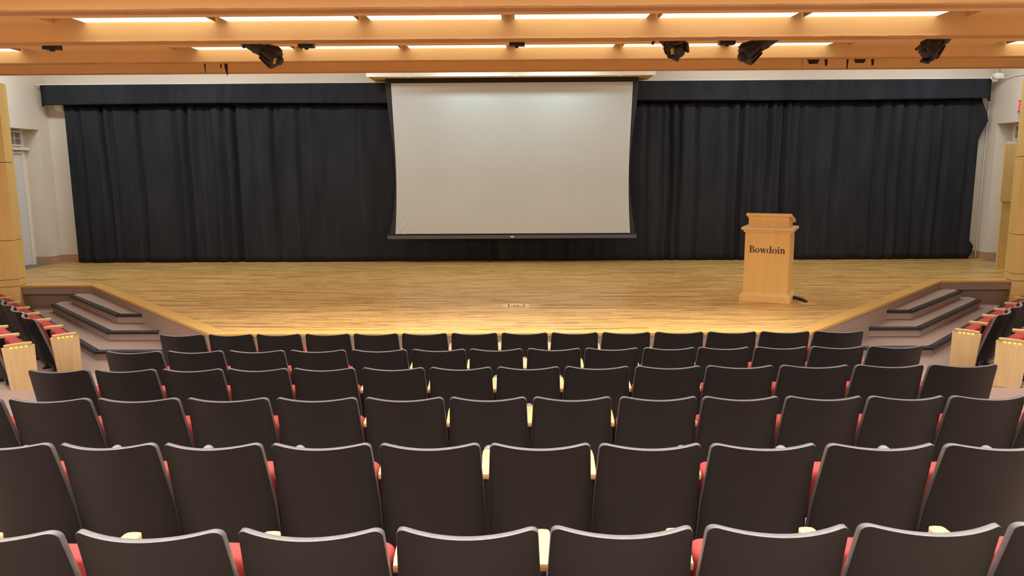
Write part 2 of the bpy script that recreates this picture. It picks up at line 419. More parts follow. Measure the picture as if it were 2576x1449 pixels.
# ------------------------------------------------------------------ ceiling and beams
def beam(Y, z0, ztop, width, rough_amp, seed, lab):
    n = 420; X0, X1 = -WX, WX
    b = MB(); rows = []
    for i in range(n + 1):
        x = X0 + (X1 - X0) * i / n
        j = noise.noise(Vector((x * 2.3, seed, 0))) * .5 + noise.noise(Vector((x * 9, seed, 3))) * .5
        j2 = max(0, noise.noise(Vector((x * 1.1, seed + 9, 0)))) * noise.noise(Vector((x * 22, seed, 5)))
        dz = rough_amp * (j * .8 + j2 * 2.2)
        prof = [(Y, ztop), (Y, z0 + .012 + dz), (Y + .010, z0 + dz * .4), (Y + width * .52, z0 + .002), (Y + width * .56, z0 + .022), (Y + width, z0 + .022), (Y + width, ztop)]
        rows.append([b.bm.verts.new((x, y, z)) for y, z in prof])
    mats = []
    for a, c in zip(rows, rows[1:]):
        for k in range(6):
            fc = b.bm.faces.new((a[k], a[k + 1], c[k + 1], c[k])); fc.material_index = 0 if k in (0, 5) else 1
    b.bm.faces.new(rows[0]); b.bm.faces.new(rows[-1][::-1])
    me_o = b.build('ceiling_beam', M['plaster']); me_o.data.materials.append(M['soffit'])
    tag(me_o, lab, 'beam', 'plaster beams across the ceiling', 'structure')
    return me_o
beam(5.38, 3.761, 4.05, .25, .010, 1.3, 'ochre plaster beam with ragged lower edge, nearest to the seats')
beam(7.16, 3.840, 4.20, .27, .007, 5.1, 'ochre plaster beam right behind the long row of six strip lights')
beam(9.63, 3.994, 4.65, .21, .003, 8.7, 'ochre plaster beam behind the row of stage lamps')
beam(11.37, 4.081, 5.40, .24, .001, 12.2, 'shaded brown plaster beam in front of the stage')
def ceil_bay(name, Y0, Y1, z, slots, depth=.24):
    b = MB(); s0 = Y1 - depth
    b.box(-WX, WX, Y0, s0, z, z + .12)
    xs = -WX
    for a, c in slots + [(WX, WX)]:
        if a > xs: b.box(xs, a, s0, Y1, z, z + .12)
        xs = c
    b.box(-WX, WX, s0, Y1, z + .12, z + .16)
    return struct(b.build(name, M['plaster']))
ceil_bay('ceiling', 5.62, 7.16, 4.012, [(-8.9, -5.6), (-4.15, 4.15), (5.6, 8.9)])
ceil_bay('ceiling', 7.42, 9.63, 4.141, [(-10.3, -5.85), (-4.15, 4.15), (5.85, 10.3)])
b = MB(); b.box(-WX, WX, 9.83, 11.37, 4.60, 4.7); struct(b.build('ceiling', M['plaster']))
b = MB(); b.box(-WX - .1, WX + .1, 11.6, YB + .1, 5.3, 5.4); struct(b.build('ceiling', M['white']))
b = MB(); b.box(-WX, WX, -7, 5.38, 3.96, 4.06); struct(b.build('ceiling', M['plaster']))

def strip_light(x0, Yc, z, ln=1.19, w=.205, label='', first=[]):
    if not first:
        r = empty('ceiling_strip_light', (0, 0, 0))
        h = MB(); h.box(0, 1.19, -w / 2, w / 2, .055, .10); 
        h.box(-.012, 0, -w / 2, w / 2, -.0, .10); h.box(1.19, 1.202, -w / 2, w / 2, -.0, .10)
        h.build('housing', M['louver'], r)
        d = MB(); d.box(.0, 1.19, -w / 2 + .004, w / 2 - .004, .001, .05); dd = d.build('diffuser', M['emit'], r)
        t = MB()
        for i in range(40): t.box(.01 + i * .03, .013 + i * .03, -w / 2 + .002, w / 2 - .002, -.003, .001)
        tt = t.build('louver_blades', M['white_trim'], r)
        kids(r, *[c for c in r.children] if False else [bpy.data.objects['housing'], dd, tt])
        first.append(r)
        o = r
    else:
        o = copy_tree(first[0])
    o.location = (x0, Yc, z)
    tag(o, label, 'ceiling light', 'fluorescent strip lights in the ceiling')
    return o
ORD = ['first', 'second', 'third', 'fourth', 'fifth', 'sixth', 'seventh', 'eighth', 'ninth', 'tenth', 'eleventh', 'twelfth', 'thirteenth', 'fourteenth']
for i in range(6):
    strip_light(-3.86 + 1.308 * i, 7.16 - .118, 4.016, label='lit strip light in the nearer ceiling row, %s from the left' % ORD[i])
for i in range(6):
    strip_light(-3.86 + 1.308 * i, 9.63 - .118, 4.145, label='lit strip light in the row of six behind the stage lamps, %s from the left' % ORD[i])
for i, x in enumerate((-7.25, 6.05)):
    strip_light(x, 9.63 - .118, 4.145, label='lit strip light cut by the %s edge of the picture' % ('left' if i == 0 else 'right'))
for x in (-8.6, 7.4):
    strip_light(x, 9.63 - .118, 4.145, label='lit strip light in the far ceiling row, over the %s side seats' % ('left' if x < 0 else 'right'))

# ------------------------------------------------------------------ theater seats
PITCH = .545
def shell_surf(bm, front_off, ins, Wt, Wb, z0, z1, nx, nz, r, bulge=.055):
    pass
def back_y(z):          # profile of the reclined back: 0 at the top, forward below
    t = (.81 - z)
    return .30 * t - .03 * t * t
def half_w(z, z0, z1, wt, wb, r, rb):
    h = wt + (wb - wt) * min(1, (z1 - z) / (z1 - .42))
    if z > z1 - r: h -= r - math.sqrt(max(0, r * r - (z - (z1 - r)) ** 2))
    if z < z0 + rb: h -= rb - math.sqrt(max(0, rb * rb - (z0 + rb - z) ** 2))
    return h
def curved_slab(z0, z1, wt, wb, th, yoff, r=.04, rb=.03, crown=.014, bulge=.085, edge=None, nx=18, rim=False):
    """a plate curved in plan and reclined, with a fully rounded rim"""
    bm = bmesh.new(); edge = edge if edge is not None else th / 2
    zs = []
    for i in range(7): zs.append(z0 + rb * (1 - math.cos(i / 6 * math.pi / 2)))
    m = 9
    for i in range(1, m): zs.append(z0 + rb + (z1 - r - z0 - rb) * i / m)
    for i in range(7): zs.append(z1 - r * (1 - math.sin(i / 6 * math.pi / 2)))
    def ringpt(u, z, ins, yo):
        zc = z; k = (z - z0) / (z1 - z0)
        zz = z0 + ins + (z1 - z0 - 2 * ins) * k
        h = half_w(z, z0, z1, wt, wb, r, rb) - ins
        x = u * h; un = x / wb
        zt = zz + crown * un * un * k
        return Vector((x, back_y(zt) + yo - bulge * (1 - un * un) + yoff, zt))
    def loop(ins, yo):
        pts = []
        for i in range(nx): pts.append(ringpt(-1 + 2 * i / nx, zs[0], ins, yo))
        for z in zs[:-1]: pts.append(ringpt(1, z, ins, yo))
        for i in range(nx): pts.append(ringpt(1 - 2 * i / nx, zs[-1], ins, yo))
        for z in zs[:0:-1]: pts.append(ringpt(-1, z, ins, yo))
        return pts
    def grid(ins, yo, flip):
        g = [[bm.verts.new(ringpt(-1 + 2 * i / nx, z, ins, yo)) for i in range(nx + 1)] for z in zs]
        for a, b in zip(g, g[1:]):
            for i in range(nx):
                q = (a[i], a[i + 1], b[i + 1], b[i]); bm.faces.new(q if not flip else q[::-1])
    K = 6
    loops = []
    if rim:
        pr = [(.004, -th / 2), (.0012, -th / 2 + .001), (0, -th / 2 + .004), (0, th / 2 - .007), (.0025, th / 2 - .002), (.008, th / 2)]; edge = .004
    else:
        pr = [(edge * (1 - math.sin(math.pi * k / K)), -math.cos(math.pi * k / K) * th / 2) for k in range(K + 1)]
    for ins_, yo in pr: loops.append([bm.verts.new(p) for p in loop(ins_, yo)])
    for li, (A, B) in enumerate(zip(loops, loops[1:])):
        n = len(A)
        for i in range(n):
            fc = bm.faces.new((A[i], A[(i + 1) % n], B[(i + 1) % n], B[i]))
            if rim and li: fc.material_index = 1
    grid(edge, -th / 2, False); grid(.008 if rim else edge, th / 2, True)
    bmesh.ops.remove_doubles(bm, verts=bm.verts, dist=1e-5)
    bmesh.ops.recalc_face_normals(bm, faces=bm.faces)
    return bm
def from_bm(bm, name, m, parent, angle=60):
    x = MB(); x.bm.free(); x.bm = bm
    return x.build(name, m, parent, smooth=True, angle=angle)

def arm_mesh(name, parent, xc, short=False):
    poly = [(-.022, .145), (.022, .145), (.026, .20), (.034, .40), (.034, .475), (.026, .495), (.008, .50), (-.008, .50), (-.026, .495), (-.034, .475), (-.034, .40), (-.026, .20)]
    if short: poly = [(x, .145 + (y - .145) * .80) for x, y in poly]
    b = MB(); b.prism([(x + xc, y) for x, y in poly], .548, .580, bev=.004)
    return b.build(name, M['armwood'], parent, smooth=True, angle=40)
def cap_mesh(parent, xc):
    b = MB(); pr = []
    n = 14
    rows = []
    for i in range(n + 1):
        a = math.pi * i / n
        rows.append((xc - .034 * math.cos(a), .036 * math.sin(a)))
    b.prism(rows, .500, .545, axis='y', mtx=Matrix.Translation((0, 0, .552)), bev=.003)
    return b.build('armrest_cap', M['grey_cap'], parent, smooth=True, angle=50)
def post_mesh(parent, xc):
    b = MB()
    b.prism([(.13, .0), (.40, .0), (.40, .02), (.32, .04), (.31, .30), (.38, .548), (.15, .548), (.16, .30), (.18, .04), (.13, .02)], xc - .012, xc + .012, axis='x', bev=.002)
    return b.build('support_leg', M['black_metal'], parent)
def panel_mesh(parent, xc):
    b = MB()
    b.prism([(.17, .0), (.45, .0), (.45, .548), (.12, .548)], xc - .020, xc + .020, axis='x', bev=.003)
    return b.build('end_panel', M['maple_pale'], parent)
def make_seat():
    r = empty('theater_seat')
    s = from_bm(curved_slab(.17, .803, .248, .266, .036, 0, r=.035, rim=True), 'backrest', M['shell'], r); s.data.materials.append(M['rim'])
    c = from_bm(curved_slab(.30, .765, .220, .236, .045, .036, r=.05, rb=.05, edge=.022), 'back_cushion', M['red'], r)
    # tipped-up seat: flat pad facing the backrest
    def rr(w, z0, z1, rt, rb, n=8):
        out = []
        for cx, cz, q, a0 in ((w - rb, z0 + rb, rb, -90), (w - rt, z1 - rt, rt, 0), (-w + rt, z1 - rt, rt, 90), (-w + rb, z0 + rb, rb, 180)):
            for i in range(n + 1):
                a = R(a0 + 90 * i / n); out.append((cx + q * math.cos(a), cz + q * math.sin(a)))
        return out
    tilt = Matrix.Translation((0, .34, .28)) @ Matrix.Rotation(R(4), 4, 'X') @ Matrix.Translation((0, -.34, -.28))
    b = MB(); rings = []
    K = 10
    for k in range(K + 1):
        a_ = math.pi * k / K; e = .045 * (1 - math.sin(a_) ** .7)
        ol = rr(.232 - e, .265 + e * .4, .570 - e * (.45 if k < K / 2 else 1.3), .05, .03)
        rings.append([b.bm.verts.new(tilt @ Vector((x, .335 - math.cos(a_) * .072, z))) for x, z in ol])
    for A, B in zip(rings, rings[1:]):
        for i in range(len(A)): b.bm.faces.new((A[i], A[(i + 1) % len(A)], B[(i + 1) % len(A)], B[i]))
    b.bm.faces.new(rings[0]); b.bm.faces.new(rings[-1])
    q = b.build('seat_cushion', M['red'], r, smooth=True, angle=70)
    b = MB(); b.prism(rr(.238, .258, .535, .12, .03), .400, .425, axis='y', mtx=tilt, bev=.008)
    p = b.build('seat_pan', M['shell'], r, smooth=True, angle=50)
    a = arm_mesh('armrest', r, PITCH / 2); cp = cap_mesh(a, PITCH / 2)
    po = post_mesh(r, PITCH / 2)
    b = MB(); b.box(-PITCH / 2, PITCH / 2, .18, .225, .075, .12); bm_ = b.build('mounting_beam', M['black_metal'], r)
    br = []
    for sx in (-1, 1):
        b = MB(); b.box(sx * .2 - .025, sx * .2 + .025, .14, .20, .09, .20); br.append(b.build('bracket', M['black_metal'], r))
    kids(r, s, c, q, p, a, po, bm_, *br); kids(a, cp)
    return r
proto = make_seat()
a_left = arm_mesh('armrest', None, -PITCH / 2); c_left = cap_mesh(a_left, -PITCH / 2); kids(a_left, c_left)
p_left = post_mesh(None, -PITCH / 2)
sa_r = arm_mesh('armrest', None, PITCH / 2, True); sa_l = arm_mesh('armrest', None, -PITCH / 2, True)
e_left = panel_mesh(None, -PITCH / 2 - .004); e_right = panel_mesh(None, PITCH / 2 + .004)
used = []
def put_seat(x, y, z, rz, sx, label, group, ends='', led=0, short=False):
    if not used: o = proto
    elif not short: o = copy_tree(proto)
    else:
        o = proto.copy(); COL.objects.link(o)
        for ch in KIDS[proto.name]:
            copy_tree_child(sa_r if ch.name.startswith('armrest') else ch, o)
    used.append(o)
    o.location = (x, y, z); o.rotation_euler = (0, 0, rz); o.scale = (sx, 1, 1)
    tag(o, label, 'seat', group)
    if 'l' in ends:
        copy_tree_child(sa_l if short else a_left, o); copy_tree_child(p_left, o)
    if 'L' in ends: copy_tree_child(e_left, o)
    if 'R' in ends: copy_tree_child(e_right, o)
    if led:
        b = MB()
        for k in range(4): b.box(*sorted((led * (PITCH / 2 + .0245), led * (PITCH / 2 + .031))), .20 + k * .05, .222 + k * .05, .538, .547)
        b.build('aisle_light', M['yellow_led'], o)
    return o
rows = {
 1: [-3.589, -3.057, -2.535, -2.0, -1.473, -0.943, -0.398, 0.15, 0.697, 1.259, 1.836, 2.411, 2.989, 3.574],
 2: [-3.506, -2.935, -2.363, -1.791, -1.219, -0.661, -0.125, 0.418, 0.959, 1.5, 2.01, 2.548, 3.078, 3.625],
 3: [-3.572, -3.043, -2.511, -1.988, -1.462, -0.912, -0.374, 0.165, 0.714, 1.282, 1.854, 2.448, 3.044, 3.633],
 4: [-3.537, -2.957, -2.378, -1.795, -1.219, -0.65, -0.108, 0.435, 0.99, 1.52, 2.053, 2.579, 3.1, 3.621],
 5: [-2.508, -1.974, -1.444, -0.899, -0.353, 0.198, 0.745, 1.305, 1.882, 2.461],
 6: [-1.784, -1.209, -0.641, -0.089, 0.457, 1.008, 1.549, 2.095]}
rowY = {1: (8.041, 8.106), 2: (6.849, 6.963), 3: (5.813, 5.899), 4: (4.716, 4.722), 5: (3.627, 3.594), 6: (2.487, 2.544)}
RN = {1: 'front row', 2: 'second row from the stage', 3: 'third row from the stage', 4: 'fourth row from the stage', 5: 'second nearest row', 6: 'nearest row'}
for k, xs in rows.items():
    ya, yb = rowY[k]; n = len(xs)
    for i, x in enumerate(xs):
        y = ya + (yb - ya) * i / (n - 1)
        dl = xs[i] - xs[i - 1] if i else xs[1] - xs[0]; dr = xs[i + 1] - xs[i] if i < n - 1 else dl
        pitch = (dl + dr) / 2
        ends = ''
        if i == 0: ends = 'lL' if k < 5 else 'l'
        if i == n - 1 and k < 5: ends = 'R'
        side = 'left' if i < n / 2 else 'right'
        idx = i if i < n / 2 else n - 1 - i
        where = ('%smost' % side) if idx == 0 else '%s from the %s' % (ORD[idx], side)
        put_seat(x, y + .0, RISE * k, 0, pitch / PITCH, 'charcoal-backed red theater seat, %s in the %s' % (where, RN[k]),
                 'theater seats in the centre block', ends, short=(k == 6))
# side blocks, angled towards the stage
for sx in (-1, 1):
    side = 'left' if sx < 0 else 'right'
    for rowi, (ax, ay, z, n) in enumerate(((5.83, 9.62, 0, 7), (5.77, 8.62, RISE, 3))):
        if sx > 0: ax += .04; ay += .04
        d = Vector((-.694, .72)); st_ = .672
        rz = math.atan2(.694, .72)          # turn of the facing direction away from +Y
        for i in range(n):
            c = Vector((-ax, ay)) + d * (st_ * (i + .5))
            fac = Vector((.72, .694))
            pos = c - fac * .32
            scl = st_ / PITCH
            lab = 'red theater seat, %s block, %s, %s' % (side, 'row beside the steps' if rowi == 0 else 'row behind it', ['at the aisle', 'second from the aisle', 'third from the aisle', 'fourth from the aisle', 'fifth from the aisle', 'sixth from the aisle', 'seventh from the aisle'][i])
            rot = -math.atan2(fac.x, fac.y)
            if sx < 0:
                # the aisle is on the right hand of the left block
                put_seat(pos.x, pos.y, z, rot, scl, lab, 'theater seats in the %s side block' % side, 'R' if i == 0 else '', 1 if i == 0 else 0, short=True)
            else:
                put_seat(-pos.x, pos.y, z, -rot, scl, lab, 'theater seats in the %s side block' % side, ('lL' if i == 0 else ''), -1 if i == 0 else 0, short=True)
for o in (a_left, c_left, p_left, e_left, e_right, sa_l, sa_r): bpy.data.objects.remove(o)

# ------------------------------------------------------------------ curtains
def px2X(px, z=2.4, Y=17.2):     # measured fold positions, turned into metres along the curtain line
    return (px - 1288) / 1900 * 17.35 - .03
FOLDS = [(222, .10), (281, .16), (301, .08), (364, .14), (455, .08), (484, .18), (507, .10), (520, .10), (531, .16), (543, .14), (574, .12), (602, .22), (645, .06), (698, .18), (712, .10), (760, .12), (800, .05), (905, .04),
         (1175, .10), (1212, .12), (1240, .14), (1300, .08), (1318, .06), (1362, .1), (1415, .12), (1500, .05),
         (1612, .05), (1650, .06), (1673, .18), (1694, .16), (1738, .12), (1780, .06), (1821, .10), (1843, .20), (1862, .1), (1879, .14), (1897, .10), (1911, .18), (1929, .12), (1947, .22), (1969, .12), (1978, .08), (1988, .14), (2030, .05), (2077, .09), (2120, .04),
         (2175, .11), (2211, .10), (2240, .10), (2276, .09), (2312, .06), (2337, .08), (2400, .05)]
FX = [(px2X(p), a) for p, a in FOLDS]
def cy(x, z):
    t = (4.1 - z) / 3.5
    y = .012 * math.sin(x * 4.1 + 1.2 * math.sin(x * 1.7)) + .03 * noise.noise(Vector((x * 1.3, 0, z * .15)))
    y += .007 * noise.noise(Vector((x * 6, 4, z * .3)))
    for fx, a in FX:
        c = fx + .05 * noise.noise(Vector((fx * 3, z * .5, 1)))
        dx = x - c
        if abs(dx) < .35:
            wd = .045 + .02 * t
            y += a * .60 * math.exp(-(dx / wd) ** 2) * (1 - .25 * t)
            y -= a * .18 * math.exp(-((abs(dx) - .11) / .06) ** 2)
    return y
def drape(name, X0, X1, label, Y=17.2, rag=True, edge_r=None):
    b = MB(); nx = int((X1 - X0) / .017); nz = 26; g = []
    for j in range(nz + 1):
        v = j / nz; row = []
        for i in range(nx + 1):
            x = X0 + (X1 - X0) * i / nx
            zb = ZS + .022 + .018 * noise.noise(Vector((x * 1.9, 7, 0))) - .012 * max(0, noise.noise(Vector((x * 3.3, 2, 0))))
            zt = 4.085 + .055 * noise.noise(Vector((x * 4.5, 3, 0))) + .045 * abs(noise.noise(Vector((x * 9, 3, 0)))) + .10 * max(0, min(1, (abs(x) - 9.7) / .4))
            z = zb + (zt - zb) * v
            xx = x
            if edge_r and i > nx - 14: xx += edge_r(z) * (i - nx + 14) / 14
            row.append(b.bm.verts.new((xx, Y + min(cy(x, z), .17), z)))
        g.append(row)
    for a, c in zip(g, g[1:]):
        for i in range(nx): b.bm.faces.new((a[i], a[i + 1], c[i + 1], c[i]))
    o = b.build(name, M['drape'], smooth=True, angle=180)
    md = o.modifiers.new('thick', 'SOLIDIFY'); md.thickness = .006; md.offset = 1
    tag(o, label, 'curtain', 'black stage curtains')
    return o
def edge_r(z):
    a = .20 * max(0, 1 - abs(z - 3.70) / .42)
    return a + .14 * max(0, 1 - abs(z - .82) / .2)
drape('stage_curtain', -10.06, -6.98, 'black stage curtain hanging at the left end of the back wall')
drape('stage_curtain', -6.98, 6.28, 'wide black stage curtain hanging behind the projection screen')
drape('stage_curtain', 6.28, 10.30, 'black stage curtain hanging at the right end behind the lectern', edge_r=edge_r)
va = MB(); nx = 620; X0, X1 = -10.5, 10.43; nz = 9; g = []
for j in range(nz + 1):
    row = []
    for i in range(nx + 1):
        x = X0 + (X1 - X0) * i / nx; e = min(x - X0, X1 - x)
        zb = 4.125 + .012 * math.sin(x * .7) - (.06 if e < .12 else 0) * (1 if x > 0 else .3)
        zt = 4.545
        z = zb + (zt - zb) * j / nz
        y = 16.98 + .012 * noise.noise(Vector((x * .7, z * 3, 0))) + .010 * noise.noise(Vector((x * .5 + 40, z * 14, 0))) + .01 * math.sin((z - 4.12) * 9)
        if e < .25: y += (.25 - e) ** 2 * 2.2
        row.append(va.bm.verts.new((x, y, z)))
    g.append(row)
for a, c in zip(g, g[1:]):
    for i in range(nx): va.bm.faces.new((a[i], a[i + 1], c[i + 1], c[i]))
o = va.build('curtain_valance', M['drape'], smooth=True, angle=180)
md = o.modifiers.new('thick', 'SOLIDIFY'); md.thickness = .01
tag(o, 'long black valance hiding the top of the stage curtains', 'valance')
tb = empty('curtain_track', (0, 17.3, 4.2), label='white top board of the curtain track, with added dark strip behind the valance', cat='curtain track')
q = MB(); q.box(-10.0, 10.2, .06, .10, -.4, .33); q.build('added_dark_strip', M['drape'], tb)  # dark strip added so the gaps above the curtain heading show black
q = MB(); q.box(-10.5, 10.45, -.32, .15, .345, .365); q.build('top_board', M['white'], tb)

# ------------------------------------------------------------------ projection screen
ps = empty('projection_screen', (-.055, 16.75, 0), label='large white projection screen lowered in front of the black curtains', cat='projection screen')
def side_in(z):         # the tensioned sides curve inwards
    t = (4.55 - z) / (4.55 - 1.22)
    return max(0, math.sin(math.pi * max(0, min(1, t)) ** 1.35))
def grid_mesh(fn, nu, nv):
    b = MB(); g = [[b.bm.verts.new(fn(i / nu, j / nv)) for i in range(nu + 1)] for j in range(nv + 1)]
    for a, c in zip(g, g[1:]):
        for i in range(nu): b.bm.faces.new((a[i], a[i + 1], c[i + 1], c[i]))
    return b
def scr(u, v):
    z = 1.255 + (4.505 - 1.255) * v; h = 2.605 - .055 * side_in(z)
    x = (2 * u - 1) * h
    cx = 2.6 - abs(x); cz = z - 1.255
    wr = .012 * math.sin((cx * 1.0 - cz * .75) * 42) * math.exp(-((cx - .1) / .25) ** 2 - (cz / .42) ** 2) * (1 if cx < .7 else 0)
    return (x, -.002 - wr, z)
sc_ = grid_mesh(scr, 120, 80).build('screen_fabric', M['screen'], ps, smooth=True, angle=180)
def bor(u, v):
    z = 1.20 + (4.68 - 1.20) * v; h = 2.735 - .16 * side_in(z)
    return ((2 * u - 1) * h, 0.016, z)
o = grid_mesh(bor, 4, 40).build('screen_border', M['screen_black'], ps); md = o.modifiers.new('thick', 'SOLIDIFY'); md.thickness = .004; md.offset = 1
q = MB(); q.box(-2.77, 2.73, -.022, .022, 1.14, 1.215, bev=.006); q.box(-2.78, -2.765, -.024, .024, 1.14, 1.25); q.box(2.725, 2.74, -.024, .024, 1.14, 1.25)
wbar = q.build('weight_bar', M['bar'], ps)
q = MB(); q.box(-.045, .035, -.025, -.021, 1.165, 1.20); q.build('bar_label', M['label'], wbar)
cz0 = 4.60
q = MB(); q.box(-3.06, 3.02, -.38, -.34, cz0, cz0 + .28); q.box(-3.06, 3.02, -.34, .66, cz0 + .26, cz0 + .28)
for x in (-2.2, .06, 2.25): q.box(x, x + .05, -.384, -.38, cz0 - .012, cz0 + .28)
q.build('casing', M['white_trim'], ps)
q = MB(); q.box(-3.04, 3.0, -.34, -.06, cz0 + .005, cz0 + .03); q.box(-3.04, 3.0, .06, .60, cz0 + .005, cz0 + .03); q.box(-3.04, -2.72, -.06, .06, cz0 + .005, cz0 + .03); q.box(2.72, 3.0, -.06, .06, cz0 + .005, cz0 + .03)
q.build('casing_underside', M['plaster'], ps)

# ------------------------------------------------------------------ lectern
lect_dir = Vector((.89, -.45)).normalized()
lec = empty('lectern', (3.58, 11.87, ZS), math.atan2(lect_dir.y, lect_dir.x), label='maple lectern with black serif lettering on its front, standing on the stage', cat='lectern')
Wd, D = .77, .60
q = MB()
q.prism([(-.0, 0), (Wd, 0), (Wd, .0)][:0] or [(0, 0), (Wd, 0), (Wd, D), (0, D)], 0, .10, bev=.004)
base = q.build('base', M['maple'], lec)
q = MB()
lo = [(.0, .0), (Wd, .0), (Wd, D), (0, D)]; hi = [(.045, .045), (Wd - .045, .045), (Wd - .045, D - .045), (.045, D - .045)]
vl = [q.bm.verts.new((x, y, .10)) for x, y in [(.012, .012), (Wd - .012, .012), (Wd - .012, D - .012), (.012, D - .012)]]
vh = [q.bm.verts.new((x, y, .145)) for x, y in hi]
q.bm.faces.new(vl[::-1]); q.bm.faces.new(vh)
for i in range(4): q.bm.faces.new((vl[i], vl[(i + 1) % 4], vh[(i + 1) % 4], vh[i]))
q.build('base_moulding', M['maple'], lec)
q = MB(); q.box(.05, Wd - .05, .05, D - .05, .14, 1.10, bev=.003); body = q.build('body', M['maple'], lec)
q = MB(); q.box(Wd - .05, Wd - .042, .09, D - .09, .2, 1.02, bev=.002); q.box(Wd - .045, Wd - .02, .2, .23, .98, .99); q.build('side_door', M['maple'], lec)
q = MB(); q.box(.025, Wd - .025, .025, D - .025, 1.095, 1.13, bev=.008); q.build('cornice', M['maple'], lec)
q = MB(); q.box(-.005, Wd + .005, -.005, D + .005, 1.13, 1.175, bev=.005); q.build('shelf', M['maple_pale'], lec)
q = MB()
q.prism([(.085, 1.17), (D - .05, 1.17), (D - .05, 1.24), (.085, 1.345)], .09, Wd - .085, axis='x'); q.build('reading_box', M['maple'], lec)
q = MB()
sl = math.atan2(1.24 - 1.345, D - .05 - .085)
q.prism([(.05, 1.347), (.05, 1.392), (D - .02, 1.392 - .115), (D - .02, 1.347 - .118)], .055, Wd - .045, axis='x', bev=.003)
q.prism([(D - .05, 1.285), (D - .02, 1.28), (D - .02, 1.305), (D - .05, 1.31)], .08, Wd - .07, axis='x')
q.build('desk_top', M['maple'], lec)
# lettering, built stroke by stroke: Bowdoin
def letters(parent):
    b = MB(); H = .108; X = .118; Z0 = .775; yf = .048
    def rect(x0, z0, x1, z1): b.box(X + x0 * H, X + x1 * H, yf - .002, yf + .003, Z0 + z0 * H, Z0 + z1 * H)
    def quad(p):
        b.prism([(X + x * H, Z0 + z * H) for x, z in p], yf - .002, yf + .003, axis='y')
    def ring(cx, cz, ox, oz, ix, iz, a0=0, a1=360, n=28, sh=0):
        P = []
        for i in range(n + 1):
            a = R(a0 + (a1 - a0) * i / n)
            P.append(((cx + ox * math.cos(a), cz + oz * math.sin(a)), (cx + sh + ix * math.cos(a), cz + iz * math.sin(a))))
        for (o1, i1), (o2, i2) in zip(P, P[1:]): quad([o1, o2, i2, i1])
    # B
    rect(.14, 0, .30, 1); rect(0, 0, .42, .045); rect(0, .955, .42, 1)
    rect(.28, .50, .44, .54)
    ring(.40, .765, .29, .235, .13, .19, -90, 90); ring(.42, .26, .35, .26, .18, .215, -90, 90)
    X += .84 * H
    ring(.31, .32, .31, .335, .165, .295); X += .68 * H
    # w
    rect(-.02, .61, .27, .65); rect(.30, .61, .60, .65); rect(.68, .61, .92, .65)
    quad([(.05, .63), (.22, .63), (.36, -.02), (.27, -.02)]); quad([(.27, -.02), (.32, -.02), (.50, .55), (.46, .60)])
    quad([(.38, .63), (.55, .63), (.69, -.02), (.60, -.02)]); quad([(.60, -.02), (.65, -.02), (.84, .63), (.79, .63)])
    X += .95 * H
    # d
    ring(.30, .32, .30, .335, .155, .295, 40, 320); rect(.46, 0, .61, 1.02); rect(.34, .98, .61, 1.02); rect(.46, 0, .72, .04)
    X += .76 * H
    ring(.31, .32, .31, .335, .165, .295); X += .68 * H
    # i
    rect(.10, 0, .25, .65); rect(0, 0, .35, .04); rect(0, .61, .25, .65); ring(.165, .86, .09, .09, .0, .0); X += .39 * H
    # n
    rect(.10, 0, .25, .65); rect(0, 0, .35, .04); rect(0, .61, .25, .65)
    ring(.40, .40, .21, .26, .065, .20, 0, 150); rect(.465, 0, .61, .41); rect(.37, 0, .71, .04)
    return b.build('lettering', M['ink'], parent)
letters(body)

# cable and floor plates
cb_ = MB(); cb_.tube([(4.30, 11.93, ZS + .05), (4.40, 11.87, ZS + .055), (4.48, 11.82, ZS + .05), (4.55, 11.75, ZS + .035), (4.59, 11.68, ZS + .012)], [.035, .034, .03, .028, .02], 12)
tag(cb_.build('power_cable', M['black_metal'], smooth=True), 'thick black cable running from the lectern into a floor box', 'cable')
fb1 = empty('floor_box', (4.56, 11.60, ZS), label='flush wooden floor box lid where the lectern cable ends', cat='floor box', group='floor boxes set in the stage')
def lid(parent, w, d, wood=True):
    q = MB(); q.box(-w / 2, w / 2, -d / 2, d / 2, .0, .002); q.build('frame', M['rubber'], parent)
    q = MB(); q.box(-w / 2 + .006, w / 2 - .006, -d / 2 + .01, d / 2 - .01, .002, .004); q.build('lid', M['trimwood'] if wood else M['maple_pale'], parent)
lid(fb1, .26, .27)
fb2 = empty('floor_box', (.045, 11.53, ZS), label='pale floor box with black outline in the middle of the stage', cat='floor box', group='floor boxes set in the stage')
q = MB(); q.prism([(-.19, -.17), (.16, -.18), (.21, -.1), (.19, .0), (.22, .14), (.05, .17), (-.18, .16), (-.21, 0)], 0, .0015); q.build('repair_patch', M['maple_pale'], fb2)
q = MB(); q.box(-.125, .125, -.14, -.115, .0015, .004); q.box(-.125, -.112, -.14, .14, .0015, .004); q.box(.112, .125, -.14, .14, .0015, .004)
q.box(-.04, -.03, -.14, -.01, .0015, .004); q.box(.03, .04, -.14, -.01, .0015, .004); q.box(-.04, .04, -.02, -.008, .0015, .004)
q.build('outline', M['rubber'], fb2)

